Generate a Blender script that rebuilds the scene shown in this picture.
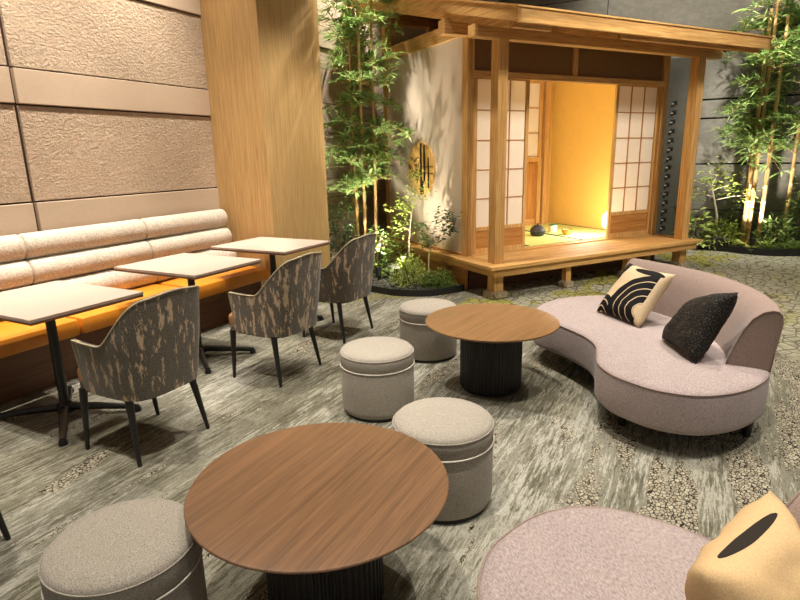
import bpy, bmesh, math, random
from mathutils import Vector, Matrix, noise as mnoise
random.seed(7)
C = bpy.context.scene.collection
PI = math.pi
for o in list(bpy.data.objects): bpy.data.objects.remove(o)

# ------------------------------------------------------------------ camera, world, light, exposure
sc = bpy.context.scene
cd = bpy.data.cameras.new('camera'); cam = bpy.data.objects.new('camera', cd); C.objects.link(cam)
Rv, Uv, Fv = Vector((0.88667059, 0.46192113, -0.02107438)), Vector((-0.09620001, 0.22885375, 0.96869578)), Vector((-0.45228401, 0.85688671, -0.2473547))
mw = Matrix((Rv, Uv, -Fv)).transposed().to_4x4(); mw.translation = (0, 0, 1.45)
cam.matrix_world = mw
cd.sensor_width = 36; cd.lens = 36*568.578/800; cd.clip_start = .05
sc.camera = cam
sc.view_settings.view_transform = 'Standard'; sc.view_settings.look = 'None'
sc.view_settings.exposure = 0.3; sc.view_settings.gamma = 1
w = bpy.data.worlds.new('world'); sc.world = w; w.use_nodes = True
w.node_tree.nodes['Background'].inputs[0].default_value = (1.0, .95, .87, 1)
w.node_tree.nodes['Background'].inputs[1].default_value = .26

WARM = (1.0, .93, .82)
def spot(name, loc, target, watts, deg=70, blend=.6, radius=.06, col=WARM):
    l = bpy.data.lights.new(name, 'SPOT'); l.energy = watts; l.spot_size = math.radians(deg); l.spot_blend = blend
    l.shadow_soft_size = radius; l.color = col
    o = bpy.data.objects.new(name, l); C.objects.link(o); o.location = loc
    o.rotation_euler = (Vector(target)-Vector(loc)).to_track_quat('-Z', 'Y').to_euler(); return o
def point(name, loc, watts, radius=.08, col=WARM):
    l = bpy.data.lights.new(name, 'POINT'); l.energy = watts; l.shadow_soft_size = radius; l.color = col
    o = bpy.data.objects.new(name, l); C.objects.link(o); o.location = loc; return o
# ceiling downlights of the lounge
for (x, y, wt) in ((-1.18, 3.42, 430), (-1.2, 1.15, 400), (.1, 2.3, 330), (-2.75, 1.2, 330), (-2.65, 3.0, 330), (-2.5, 4.6, 300),
                   (.6, 4.6, 330), (1.6, 3.0, 330), (.9, .6, 280), (1.3, 6.6, 420), (-.6, 5.2, 300)):
    spot('downlight_and_fill', (x, y, 4.4), (x, y, 0), wt, 64, .8, .05)
# wall washers over the banquette
for y in (.9, 2.0, 3.1):
    spot('washer_and_fill', (-3.55, y, 4.4), (-4.2, y, 1.2), 420, 62, .8, .05, (1, .91, .79))
spot('washer_and_fill', (-3.55, 3.7, 4.4), (-4.25, 3.6, 1.2), 260, 56, .8, .05, (1, .91, .79))
spot('downlight_and_fill', (-1.7, 3.3, 4.4), (-3.58, 4.75, 1.1), 420, 34, .9, .05)  # added spot with no known fitting, lightens the pillar's aisle face
spot('washer_and_fill', (-3.85, 7.0, 4.5), (-4.25, 6.2, 2.2), 650, 90, .8, .05, (1, .93, .84))
spot('downlight_and_fill', (-3.25, 4.9, 4.45), (-3.62, 6.1, 1.5), 640, 40, .8, .05, (1, .96, .86))  # added fill spot to brighten the left bamboo leaves
spot('downlight_and_fill', (-3.0, 6.75, 4.5), (-3.58, 4.95, 1.4), 700, 40, .7, .015, (1, .93, .80))
spot('downlight_and_fill', (-1.6, 4.2, 4.45), (-2.6, 5.5, .1), 90, 40, .8, .05, (1, .93, .82))
for x in (-1.2, .3, 1.8): spot('washer_and_fill', (x, 9.0, 4.45), (x, 10.3, 3.2), 150, 90, .8, .3, (1, .96, .86))  # added fill lights that lift the upper back wall above the roof

# ------------------------------------------------------------------ materials
def srgb(r, g, b):
    f = lambda c: (c/255/12.92) if c <= 10 else ((c/255+.055)/1.055)**2.4
    return (f(r), f(g), f(b), 1)
def new_mat(name, rough=.6, metal=0.0, spec=.5):
    m = bpy.data.materials.new(name); m.use_nodes = True
    nt = m.node_tree; b = nt.nodes['Principled BSDF']
    b.inputs['Roughness'].default_value = rough; b.inputs['Metallic'].default_value = metal
    b.inputs['Specular IOR Level'].default_value = spec
    return m, nt, b
def N(nt, t, **kw):
    n = nt.nodes.new(t)
    for k, v in kw.items():
        if k in n.inputs.keys(): n.inputs[k].default_value = v
        else: setattr(n, k, v)
    return n
def coords(nt, scale=(1, 1, 1), rot=(0, 0, 0), rnd=True, out='Object'):
    tc = N(nt, 'ShaderNodeTexCoord'); mp = N(nt, 'ShaderNodeMapping')
    mp.inputs['Scale'].default_value = scale; mp.inputs['Rotation'].default_value = rot
    nt.links.new(tc.outputs[out], mp.inputs['Vector'])
    if rnd:
        oi = N(nt, 'ShaderNodeObjectInfo'); m = N(nt, 'ShaderNodeMath', operation='MULTIPLY'); m.inputs[1].default_value = 37.0
        nt.links.new(oi.outputs['Random'], m.inputs[0]); nt.links.new(m.outputs[0], mp.inputs['Location'])
    return mp.outputs[0]
def noise(nt, vec, scale=5, detail=4, rough=.55, dist=0):
    n = N(nt, 'ShaderNodeTexNoise', Scale=scale, Detail=detail, Roughness=rough, Distortion=dist)
    nt.links.new(vec, n.inputs['Vector']); return n.outputs['Fac']
def ramp(nt, fac, stops):
    r = N(nt, 'ShaderNodeValToRGB'); e = r.color_ramp.elements
    while len(e) < len(stops): e.new(.5)
    for i, (p, c) in enumerate(stops): e[i].position = p; e[i].color = c
    nt.links.new(fac, r.inputs[0]); return r.outputs[0]
def mix(nt, fac, a, b, mode='MIX'):
    m = N(nt, 'ShaderNodeMix', data_type='RGBA', blend_type=mode)
    for sock, v in ((m.inputs[0], fac), (m.inputs[6], a), (m.inputs[7], b)):
        if hasattr(v, 'is_linked'): nt.links.new(v, sock)
        else: sock.default_value = v
    return m.outputs[2]
def math_(nt, op, a, b=0.0, clamp=False):
    m = N(nt, 'ShaderNodeMath', operation=op); m.use_clamp = clamp
    for i, v in enumerate((a, b)):
        if hasattr(v, 'is_linked'): nt.links.new(v, m.inputs[i])
        else: m.inputs[i].default_value = v
    return m.outputs[0]
def smooth(nt, v, a, b):
    m = N(nt, 'ShaderNodeMapRange', interpolation_type='SMOOTHSTEP')
    nt.links.new(v, m.inputs[0]); m.inputs[1].default_value = a; m.inputs[2].default_value = b
    return m.outputs[0]
def bump(nt, b, h, strength=.3, dist=.01):
    n = N(nt, 'ShaderNodeBump', Strength=strength, Distance=dist)
    nt.links.new(h, n.inputs['Height']); nt.links.new(n.outputs[0], b.inputs['Normal'])
WHITE = (1, 1, 1, 1); BLACK = (0, 0, 0, 1)

def plain(name, col, rough=.6, metal=0, spec=.5, var=.12, nscale=30, bmp=0):
    m, nt, b = new_mat(name, rough, metal, spec)
    v = coords(nt); f = noise(nt, v, nscale, 4)
    c = srgb(*col); d = tuple(x*(1-var) for x in c[:3])+(1,); e = tuple(min(1, x*(1+var)) for x in c[:3])+(1,)
    nt.links.new(ramp(nt, f, [(.3, d), (.7, e)]), b.inputs['Base Color'])
    if bmp: bump(nt, b, f, bmp, .004)
    return m
def wood(name, dark, light, axis='x', rough=.5, scale=1.0, spec=.4, grain=1.0):
    m, nt, b = new_mat(name, rough, 0, spec)
    s = [38*scale]*3; s['xyz'.index(axis)] = 1.3*scale
    v = coords(nt, tuple(s))
    f1 = noise(nt, v, 1.0, 5, .6, .6)
    s2 = [160*scale]*3; s2['xyz'.index(axis)] = 3*scale
    f2 = noise(nt, coords(nt, tuple(s2)), 1.0, 3, .6)
    a = ramp(nt, f1, [(.30, srgb(*[c*.94 for c in dark])), (.46, srgb(*[(p*.6+q*.4) for p, q in zip(dark, light)])), (.56, srgb(*[(p*.3+q*.7) for p, q in zip(dark, light)])), (.72, srgb(*light))])
    g = ramp(nt, f2, [(.35, (1-.34*grain,)*3+(1,)), (.62, WHITE)])
    nt.links.new(mix(nt, 1.0, a, g, 'MULTIPLY'), b.inputs['Base Color'])
    bump(nt, b, f2, .12, .002)
    return m
def fabric(name, dark, light, scale=260, rough=.9, bmp=.5, big=.0, stretch=(1, 1, 1)):
    m, nt, b = new_mat(name, rough, 0, .15)
    v = coords(nt, stretch)
    f = noise(nt, v, scale, 3, .7)
    col = ramp(nt, f, [(.34, srgb(*dark)), (.64, srgb(*light))])
    if big:
        g = noise(nt, v, 9, 4); col = mix(nt, 1.0, col, ramp(nt, g, [(.3, (1-big,)*3+(1,)), (.7, WHITE)]), 'MULTIPLY')
    nt.links.new(col, b.inputs['Base Color'])
    b.inputs['Sheen Weight'].default_value = .15
    bump(nt, b, f, bmp, .003)
    return m
M = {}
PINE_D, PINE_L = (192, 138, 74), (228, 184, 118)
for ax in 'xyz':
    M['pine_'+ax] = wood('pine_'+ax, PINE_D, PINE_L, ax, .68, 1.6, .22)
    M['panelwood_'+ax] = wood('panel_wood_'+ax, (172, 112, 52), (206, 146, 78), ax, .45, 1.4)
M['dark_skirt'] = wood('dark_skirting_wood', (84, 48, 24), (112, 68, 36), 'x', .6)
M['under_panel'] = plain('transom_panel', (122, 90, 48), .8, var=.06)
M['oak'] = wood('oak_veneer', (178, 142, 90), (200, 164, 110), 'z', .45, 1.4, grain=.75)
M['bench_front'] = wood('bench_front_wood', (98, 66, 44), (122, 84, 58), 'y', .45, 1.0, grain=.5)
M['walnut'] = wood('walnut_table', (104, 76, 52), (132, 96, 66), 'y', .42, 1.5, grain=.7)
M['walnut_warm'] = wood('warm_walnut_table', (120, 88, 54), (144, 106, 66), 'y', .42, 1.5, grain=.55)
M['black'] = plain('black_metal', (22, 20, 19), .4, .0, .5)
M['black_wood'] = plain('black_stained_wood', (26, 22, 20), .45)
M['laminate'] = fabric('speckled_laminate', (172, 154, 140), (186, 168, 154), 400, .4, .05)
M['table_edge'] = plain('table_edge', (112, 80, 56), .5)
M['orange'] = plain('ochre_vinyl', (206, 128, 34), .38, 0, .4, .06, 14)
M['tan_seat'] = plain('tan_vinyl', (176, 126, 88), .45, 0, .4, .06, 14)
M['boucle'] = fabric('cream_boucle', (176, 162, 144), (222, 211, 194), 110, .95, .9, .12, (1, .55, 1))
M['boucle_line'] = plain('boucle_piping', (220, 198, 168), .8)
M['ottoman'] = fabric('grey_tweed', (116, 108, 98), (184, 175, 161), 330, .95, .7)
M['piping'] = plain('pale_piping', (212, 204, 190), .7)
M['sofa'] = fabric('mauve_chenille', (136, 122, 120), (182, 166, 162), 220, .85, .5, .10, (1, .35, 1))
M['sofa_back'] = fabric('mauve_chenille_back', (128, 108, 100), (158, 138, 128), 210, .85, .4, .06)
M['beige_cush'] = fabric('beige_cotton', (214, 178, 128), (232, 198, 150), 300, .9, .2, .05)
M['plaster'] = fabric('pale_plaster', (200, 178, 152), (216, 197, 173), 140, .95, .25, .03)
M['ochre'] = fabric('ochre_plaster', (222, 178, 84), (234, 192, 104), 160, .95, .3, .05)
M['gravel'] = None
M['grey_trim'] = plain('planter_edging', (24, 24, 24), .5)
M['stone'] = fabric('granite', (120, 104, 82), (190, 172, 140), 60, .95, .8, .1)
M['rock'] = fabric('dark_rock', (48, 44, 42), (86, 80, 74), 30, .9, .8)
M['bamboo'] = None
M['iron'] = plain('cast_iron', (58, 58, 60), .5, .3, .5, .15, 60, .1)
M['cream_pot'] = plain('cream_ceramic', (226, 216, 180), .5)
M['bowl'] = plain('wood_bowl', (218, 150, 70), .45)
M['matcha'] = plain('green_sprigs', (64, 120, 62), .7, var=.3)
M['white_stone'] = plain('white_pebble', (236, 230, 216), .6)
M['steel_dark'] = plain('dark_steel', (70, 67, 57), .55, .2)
M['tab'] = plain('pale_tab', (150, 144, 130), .5)
M['bark'] = plain('pale_bark', (196, 182, 160), .8, var=.2)
M['twig'] = plain('brown_twig', (96, 70, 44), .8)
M['ceiling'] = plain('ceiling_paint', (150, 146, 134), .9)

def mat_paper():
    m, nt, b = new_mat('shoji_paper', .9)
    b.inputs['Base Color'].default_value = srgb(240, 226, 202)
    f = noise(nt, coords(nt), 60, 4); nt.links.new(ramp(nt, f, [(.3, srgb(244, 234, 216)), (.7, srgb(250, 242, 228))]), b.inputs['Base Color'])
    t = N(nt, 'ShaderNodeBsdfTranslucent'); t.inputs[0].default_value = srgb(250, 234, 204)
    mx = N(nt, 'ShaderNodeMixShader'); mx.inputs[0].default_value = .3
    nt.links.new(b.outputs[0], mx.inputs[1]); nt.links.new(t.outputs[0], mx.inputs[2])
    nt.links.new(mx.outputs[0], nt.nodes['Material Output'].inputs[0]); return m
M['paper'] = mat_paper()
def mat_emit(name, col, s):
    m, nt, b = new_mat(name, .7); b.inputs['Base Color'].default_value = srgb(*col)
    b.inputs['Emission Color'].default_value = srgb(*col); b.inputs['Emission Strength'].default_value = s; return m
M['lamp_paper'] = mat_emit('lit_paper', (255, 244, 222), 1.6)
M['lens'] = mat_emit('lit_lens', (255, 240, 214), 6)
def leaf_mat(name, dark, light, rough=.45):
    m, nt, b = new_mat(name, rough, 0, .35)
    f = noise(nt, coords(nt), 9, 3); g = N(nt, 'ShaderNodeNewGeometry')
    c = mix(nt, g.outputs['Random Per Island'], srgb(*dark), srgb(*light))
    c = mix(nt, .25, c, ramp(nt, f, [(.3, srgb(*dark)), (.7, srgb(*light))]))
    nt.links.new(c, b.inputs['Base Color'])
    t = N(nt, 'ShaderNodeBsdfTranslucent'); nt.links.new(c, t.inputs[0])
    mx = N(nt, 'ShaderNodeMixShader'); mx.inputs[0].default_value = .28
    nt.links.new(b.outputs[0], mx.inputs[1]); nt.links.new(t.outputs[0], mx.inputs[2])
    nt.links.new(mx.outputs[0], nt.nodes['Material Output'].inputs[0]); return m
M['bamboo_leaf'] = leaf_mat('bamboo_leaf', (70, 108, 44), (184, 204, 122))
M['shrub_leaf'] = leaf_mat('shrub_leaf', (58, 86, 34), (136, 156, 70))
M['bright_leaf'] = leaf_mat('bright_leaf', (120, 150, 56), (206, 214, 130))
M['fresh_leaf'] = leaf_mat('fresh_leaf', (104, 128, 48), (196, 204, 106))
M['dark_leaf'] = leaf_mat('dark_leaf', (34, 58, 30), (88, 112, 58), .35)
M['rust_leaf'] = leaf_mat('rust_leaf', (120, 64, 30), (176, 108, 52))
def mat_bamboo():
    m, nt, b = new_mat('bamboo_culm', .4, 0, .4)
    v = coords(nt, (30, 30, 1.2)); f = noise(nt, v, 1, 4)
    nt.links.new(ramp(nt, f, [(.3, srgb(176, 130, 76)), (.7, srgb(222, 186, 130))]), b.inputs['Base Color']); return m
M['bamboo'] = mat_bamboo()
def mat_gravel():
    m, nt, b = new_mat('black_gravel', .7)
    v = coords(nt, rnd=False)
    vo = N(nt, 'ShaderNodeTexVoronoi', Scale=42.0); nt.links.new(v, vo.inputs['Vector'])
    sx = N(nt, 'ShaderNodeSeparateColor'); nt.links.new(vo.outputs['Color'], sx.inputs[0])
    c = ramp(nt, sx.outputs[0], [(.2, srgb(34, 33, 32)), (.6, srgb(92, 88, 84)), (.95, srgb(158, 152, 146))])
    c = mix(nt, 1.0, c, ramp(nt, vo.outputs['Distance'], [(.3, WHITE), (.62, (.25, .25, .25, 1))]), 'MULTIPLY')
    nt.links.new(c, b.inputs['Base Color'])
    bump(nt, b, math_(nt, 'SUBTRACT', 1.0, vo.outputs['Distance']), 1.0, .03); return m
M['gravel'] = mat_gravel()
def mat_stone_wall(name, dark, light, strength, sc_=34):
    m, nt, b = new_mat(name, .92, 0, .2)
    v = coords(nt, (1, 1, 1.5), rnd=False)
    f = noise(nt, v, sc_, 6, .62, .4); g = noise(nt, v, 2.2, 4)
    c = ramp(nt, f, [(.25, srgb(*dark)), (.7, srgb(*light))])
    c = mix(nt, 1.0, c, ramp(nt, g, [(.3, (.90, .90, .90, 1)), (.7, WHITE)]), 'MULTIPLY')
    nt.links.new(c, b.inputs['Base Color'])
    if strength: bump(nt, b, f, strength, .03)
    return m
M['split_stone'] = mat_stone_wall('split_face_stone', (180, 156, 132), (212, 190, 164), 1.0, 42)
M['smooth_stone'] = mat_stone_wall('honed_stone', (192, 170, 146), (200, 178, 154), .03)
M['grey_stone'] = mat_stone_wall('grey_stone', (112, 107, 97), (132, 127, 116), .25, 12)
M['groove'] = plain('wall_groove', (66, 46, 34), .9)
M['groove_dark'] = plain('wall_groove_dark', (26, 26, 26), .9)

def mat_chair():
    m, nt, b = new_mat('mottled_chair_fabric', .85, 0, .2)
    v = coords(nt, (19, 19, 5)); f = noise(nt, v, 1.3, 9, .72, .3)
    k = noise(nt, coords(nt), 240, 2)
    base = ramp(nt, k, [(.35, srgb(76, 70, 60)), (.65, srgb(120, 111, 97))])
    pat = smooth(nt, f, .535, .575)
    patc = ramp(nt, k, [(.35, srgb(176, 150, 120)), (.65, srgb(216, 190, 158))])
    nt.links.new(mix(nt, pat, base, patc), b.inputs['Base Color'])
    b.inputs['Sheen Weight'].default_value = .3
    bump(nt, b, k, .3, .002); return m
M['chair'] = mat_chair()
M['chair_line'] = plain('chair_piping', (168, 156, 126), .7)

def mat_carpet():
    m, nt, b = new_mat('patterned_carpet_tile', .97, 0, .1)
    tc = N(nt, 'ShaderNodeTexCoord'); P = tc.outputs['Object']
    sep = N(nt, 'ShaderNodeSeparateXYZ'); nt.links.new(P, sep.inputs[0]); X, Y = sep.outputs[0], sep.outputs[1]
    def mp(s, loc=(0, 0, 0)):
        n = N(nt, 'ShaderNodeMapping'); n.inputs['Scale'].default_value = s; n.inputs['Location'].default_value = loc
        nt.links.new(P, n.inputs['Vector']); return n.outputs[0]
    patch = noise(nt, mp((3.4, .9, 1)), 1.0, 5, .62)
    patch2 = noise(nt, mp((2.6, 1.3, 1), (7, 3, 0)), 1.0, 5, .62)
    dk = noise(nt, mp((46, 4.2, 1)), 1.0, 6, .72, .2)
    lt = noise(nt, mp((52, 5, 1), (2, 9, 0)), 1.0, 7, .75, .2)
    fine = noise(nt, mp((120, 26, 1)), 1.0, 4, .75)
    grit = noise(nt, mp((240, 240, 1)), 1.0, 2, .8)
    base = ramp(nt, patch, [(.34, srgb(112, 109, 96)), (.66, srgb(146, 143, 130))])
    lm = smooth(nt, math_(nt, 'ADD', lt, math_(nt, 'MULTIPLY', patch2, .55)), .775, .82)
    base = mix(nt, math_(nt, 'MULTIPLY', lm, .55), base, srgb(196, 193, 182))
    dm = smooth(nt, math_(nt, 'ADD', dk, math_(nt, 'MULTIPLY', patch, -.45)), .325, .365)
    base = mix(nt, math_(nt, 'MULTIPLY', dm, .7), base, srgb(86, 82, 66))
    base = mix(nt, 1.0, base, ramp(nt, fine, [(.38, (.62, .61, .57, 1)), (.50, WHITE)]), 'MULTIPLY')
    # tile to tile shift
    fx = math_(nt, 'FLOOR', math_(nt, 'MULTIPLY', X, 2.0)); off = math_(nt, 'MULTIPLY', fx, .5)
    fy = math_(nt, 'FLOOR', math_(nt, 'ADD', Y, off))
    cb = N(nt, 'ShaderNodeCombineXYZ'); nt.links.new(fx, cb.inputs[0]); nt.links.new(fy, cb.inputs[1])
    wn = N(nt, 'ShaderNodeTexWhiteNoise'); nt.links.new(cb.outputs[0], wn.inputs[0])
    base = mix(nt, 1.0, base, ramp(nt, wn.outputs['Value'], [(.0, (.70, .68, .62, 1)), (.6, WHITE)]), 'MULTIPLY')
    base = mix(nt, 1.0, base, ramp(nt, grit, [(.3, (.55, .55, .54, 1)), (.66, (1.15, 1.15, 1.13, 1))]), 'MULTIPLY')
    # pebble strips
    wob = noise(nt, mp((5, 5, 1)), 1.0, 3)
    wv = N(nt, 'ShaderNodeVectorMath', operation='ADD'); nt.links.new(mp((62, 46, 1)), wv.inputs[0])
    cw = N(nt, 'ShaderNodeCombineXYZ'); nt.links.new(math_(nt, 'MULTIPLY', wob, 2.0), cw.inputs[0]); nt.links.new(cw.outputs[0], wv.inputs[1])
    vo = N(nt, 'ShaderNodeTexVoronoi', feature='DISTANCE_TO_EDGE', Scale=1.0); nt.links.new(wv.outputs[0], vo.inputs['Vector'])
    crack = smooth(nt, vo.outputs['Distance'], .12, .04)
    peb = mix(nt, crack, ramp(nt, noise(nt, mp((26, 26, 1)), 1, 3), [(.3, srgb(122, 114, 96)), (.7, srgb(176, 168, 148))]), srgb(38, 33, 28))
    strip = noise(nt, mp((5.2, .85, 1), (3.1, .4, 0)), 1.0, 7, .66, .3)
    gradx = smooth(nt, math_(nt, 'SUBTRACT', X, math_(nt, 'MULTIPLY', Y, .06)), -1.2, 1.0)
    pm = smooth(nt, math_(nt, 'ADD', math_(nt, 'ADD', strip, math_(nt, 'MULTIPLY', gradx, .20)), math_(nt, 'MULTIPLY', lt, .30)), .73, .765)
    col = mix(nt, pm, base, peb)
    # larger cobbles near the garden end
    v2 = N(nt, 'ShaderNodeTexVoronoi', feature='DISTANCE_TO_EDGE', Scale=1.0); nt.links.new(mp((10.5, 7.5, 1)), v2.inputs['Vector'])
    crack2 = smooth(nt, v2.outputs['Distance'], .08, .02)
    cob = mix(nt, crack2, ramp(nt, noise(nt, mp((14, 14, 1)), 1, 5), [(.3, srgb(122, 118, 100)), (.7, srgb(168, 164, 142))]), srgb(92, 88, 72))
    far = smooth(nt, math_(nt, 'ADD', math_(nt, 'ADD', Y, math_(nt, 'MULTIPLY', X, .35)), math_(nt, 'MULTIPLY', wob, .8)), 5.0, 5.5)
    col = mix(nt, far, col, cob)
    moss = noise(nt, mp((1.9, 1.2, 1), (.3, 5.2, 0)), 1.0, 5, .62, .3)
    mz = smooth(nt, math_(nt, 'ADD', Y, math_(nt, 'MULTIPLY', wob, .7)), 4.9, 5.8)
    mz = math_(nt, 'MULTIPLY', mz, smooth(nt, X, 1.3, .2))
    mm = math_(nt, 'MULTIPLY', smooth(nt, moss, .51, .57), mz)
    mossc = ramp(nt, grit, [(.3, srgb(112, 110, 44)), (.65, srgb(166, 160, 72))])
    mossc = mix(nt, crack2, mossc, srgb(84, 78, 40))
    col = mix(nt, math_(nt, 'MULTIPLY', mm, .85), col, mossc)
    nt.links.new(col, b.inputs['Base Color'])
    bump(nt, b, grit, .5, .004); return m
M['carpet'] = mat_carpet()

def mat_stripes():
    m, nt, b = new_mat('black_and_cream_arch_print', .85, 0, .2)
    tc = N(nt, 'ShaderNodeTexCoord'); sep = N(nt, 'ShaderNodeSeparateXYZ'); nt.links.new(tc.outputs['Object'], sep.inputs[0])
    X, Y = sep.outputs[0], sep.outputs[1]
    def rad(cx, cy, sx=1.0, sy=1.0):
        dx = math_(nt, 'MULTIPLY', math_(nt, 'SUBTRACT', X, cx), sx); dy = math_(nt, 'MULTIPLY', math_(nt, 'SUBTRACT', Y, cy), sy)
        return math_(nt, 'SQRT', math_(nt, 'ADD', math_(nt, 'MULTIPLY', dx, dx), math_(nt, 'MULTIPLY', dy, dy)))
    def rings(d, r0, r1, per, wline):
        band = math_(nt, 'MULTIPLY', math_(nt, 'LESS_THAN', d, r1), math_(nt, 'GREATER_THAN', d, r0))
        line = math_(nt, 'LESS_THAN', math_(nt, 'FRACT', math_(nt, 'DIVIDE', d, per)), wline)
        return math_(nt, 'MULTIPLY', band, math_(nt, 'SUBTRACT', 1.0, line))
    a = math_(nt, 'MULTIPLY', rings(rad(.19, -.11, 1.0, 1.12), .055, .285, .057, .13), math_(nt, 'LESS_THAN', X, .168))
    c2 = rings(rad(-.16, -.21), .02, .135, .045, .18)
    c3 = math_(nt, 'MULTIPLY', rings(rad(-.33, .13), .0, .20, .10, .10), math_(nt, 'GREATER_THAN', Y, -.04))
    c4 = math_(nt, 'LESS_THAN', rad(.06, .155, 1.0, 5.2), .125)
    k = math_(nt, 'MAXIMUM', math_(nt, 'MAXIMUM', a, c2), math_(nt, 'MAXIMUM', c3, c4))
    n = noise(nt, coords(nt), 240, 2)
    cream = ramp(nt, n, [(.3, srgb(186, 162, 128)), (.7, srgb(212, 190, 156))])
    nt.links.new(mix(nt, k, cream, srgb(20, 18, 18)), b.inputs['Base Color']); bump(nt, b, n, .3, .002); return m
M['stripes'] = mat_stripes()
def mat_glitter():
    m, nt, b = new_mat('black_lurex', .7, 0, .3)
    n = noise(nt, coords(nt, (1, 1.8, 1)), 150, 2, .8)
    nt.links.new(ramp(nt, n, [(.62, srgb(14, 13, 13)), (.68, srgb(160, 144, 116))]), b.inputs['Base Color'])
    bump(nt, b, n, .4, .003); return m
M['glitter'] = mat_glitter()
def mat_beige_patch():
    m, nt, b = new_mat('beige_cotton_with_black_shape', .9, 0, .2)
    tc = N(nt, 'ShaderNodeTexCoord'); sep = N(nt, 'ShaderNodeSeparateXYZ'); nt.links.new(tc.outputs['Object'], sep.inputs[0])
    X, Y, Z = sep.outputs
    n = noise(nt, coords(nt), 300, 2)
    base = ramp(nt, n, [(.3, srgb(192, 160, 116)), (.7, srgb(212, 180, 136))])
    dx = math_(nt, 'DIVIDE', math_(nt, 'ADD', X, -.01), .135)
    dz = math_(nt, 'DIVIDE', math_(nt, 'ADD', math_(nt, 'ADD', Z, math_(nt, 'MULTIPLY', X, -.10)), .018), .014)
    d = math_(nt, 'ADD', math_(nt, 'MULTIPLY', dx, dx), math_(nt, 'MULTIPLY', dz, dz))
    k = math_(nt, 'MULTIPLY', math_(nt, 'LESS_THAN', d, 1.0), math_(nt, 'GREATER_THAN', Y, .08))
    nt.links.new(mix(nt, k, base, srgb(44, 38, 32)), b.inputs['Base Color']); bump(nt, b, n, .2, .002); return m
M['beige_patch'] = mat_beige_patch()
def mat_tatami():
    m, nt, b = new_mat('tatami_rush', .7, 0, .3)
    n = noise(nt, coords(nt, (6, 240, 1)), 1, 3)
    nt.links.new(ramp(nt, n, [(.3, srgb(186, 198, 116)), (.7, srgb(208, 218, 140))]), b.inputs['Base Color']); bump(nt, b, n, .3, .002); return m
M['tatami'] = mat_tatami()
M['tatami_edge'] = plain('tatami_border', (40, 48, 52), .8)

# ------------------------------------------------------------------ mesh helpers
def obj(name, bm, mat, parent=None, smooth_=False, auto=None):
    me = bpy.data.meshes.new(name)
    bmesh.ops.recalc_face_normals(bm, faces=bm.faces)
    bm.to_mesh(me); bm.free()
    o = bpy.data.objects.new(name, me); C.objects.link(o)
    if mat is not None: me.materials.append(mat)
    if smooth_:
        for p in me.polygons: p.use_smooth = True
        if auto is not None:
            try: me.set_sharp_from_angle(angle=math.radians(auto))
            except Exception: pass
    if parent: o.parent = parent
    return o
def tag(o, label, cat, group=None, kind=None):
    o['label'] = label; o['category'] = cat
    if group: o['group'] = group
    if kind: o['kind'] = kind
    return o
def thing(name, label, cat, loc=(0, 0, 0), rz=0, group=None):
    o = bpy.data.objects.new(name, None); C.objects.link(o); o.empty_display_size = .1
    o.location = loc; o.rotation_euler = (0, 0, rz)
    return tag(o, label, cat, group)
def dup(root, loc, rz=None, label=None, group=None):
    r = root.copy(); C.objects.link(r); r.location = loc
    if rz is not None: r.rotation_euler = (0, 0, rz)
    if label: r['label'] = label
    if group: r['group'] = group
    for ch in list(root.children):
        c = ch.copy(); C.objects.link(c); c.parent = r
        for g in ch.children:
            d = g.copy(); C.objects.link(d); d.parent = c
    return r
def box(bm, x0, x1, y0, y1, z0, z1, bev=.0):
    r = bmesh.ops.create_cube(bm, size=1.0, matrix=Matrix.Translation(((x0+x1)/2, (y0+y1)/2, (z0+z1)/2)) @ Matrix.Diagonal((x1-x0, y1-y0, z1-z0, 1)))
    if bev:
        es = list({e for v in r['verts'] for e in v.link_edges})
        bmesh.ops.bevel(bm, geom=es, offset=bev, segments=2, affect='EDGES', profile=.6)
    return bm
def B(x0, x1, y0, y1, z0, z1, bev=.0): return box(bmesh.new(), x0, x1, y0, y1, z0, z1, bev)
def lathe(prof, n=48, bm=None, cx=0, cy=0, rfun=None, cap=True):
    bm = bm or bmesh.new(); rings = []
    for (r, z) in prof:
        ring = []
        for i in range(n):
            a = 2*PI*i/n; rr = r*(rfun(i, n) if rfun else 1)
            ring.append(bm.verts.new((cx+rr*math.cos(a), cy+rr*math.sin(a), z)))
        rings.append(ring)
    for a, b in zip(rings, rings[1:]):
        for i in range(n):
            bm.faces.new((a[i], a[(i+1) % n], b[(i+1) % n], b[i]))
    if cap:
        bm.faces.new(rings[0][::-1]); bm.faces.new(rings[-1])
    return bm
def tube(pts, r, n=8, bm=None, rads=None, cap=True):
    bm = bm or bmesh.new(); pts = [Vector(p) for p in pts]; rings = []
    for i, p in enumerate(pts):
        d = (pts[min(i+1, len(pts)-1)]-pts[max(i-1, 0)]).normalized()
        u = d.orthogonal().normalized() if i == 0 else (u-d*u.dot(d)).normalized()
        v = d.cross(u); rr = rads[i] if rads else r
        rings.append([bm.verts.new(p+u*rr*math.cos(2*PI*k/n)+v*rr*math.sin(2*PI*k/n)) for k in range(n)])
    for a, b in zip(rings, rings[1:]):
        for k in range(n): bm.faces.new((a[k], a[(k+1) % n], b[(k+1) % n], b[k]))
    if cap: bm.faces.new(rings[0][::-1]); bm.faces.new(rings[-1])
    return bm
def taper(x0, y0, z0, x1, y1, z1, s0, s1, bm=None, n=4):
    """leg from (x0,y0,z0) bottom size s0 to top size s1"""
    return tube([(x0, y0, z0), (x1, y1, z1)], 0, n, bm, [s0, s1])
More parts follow.
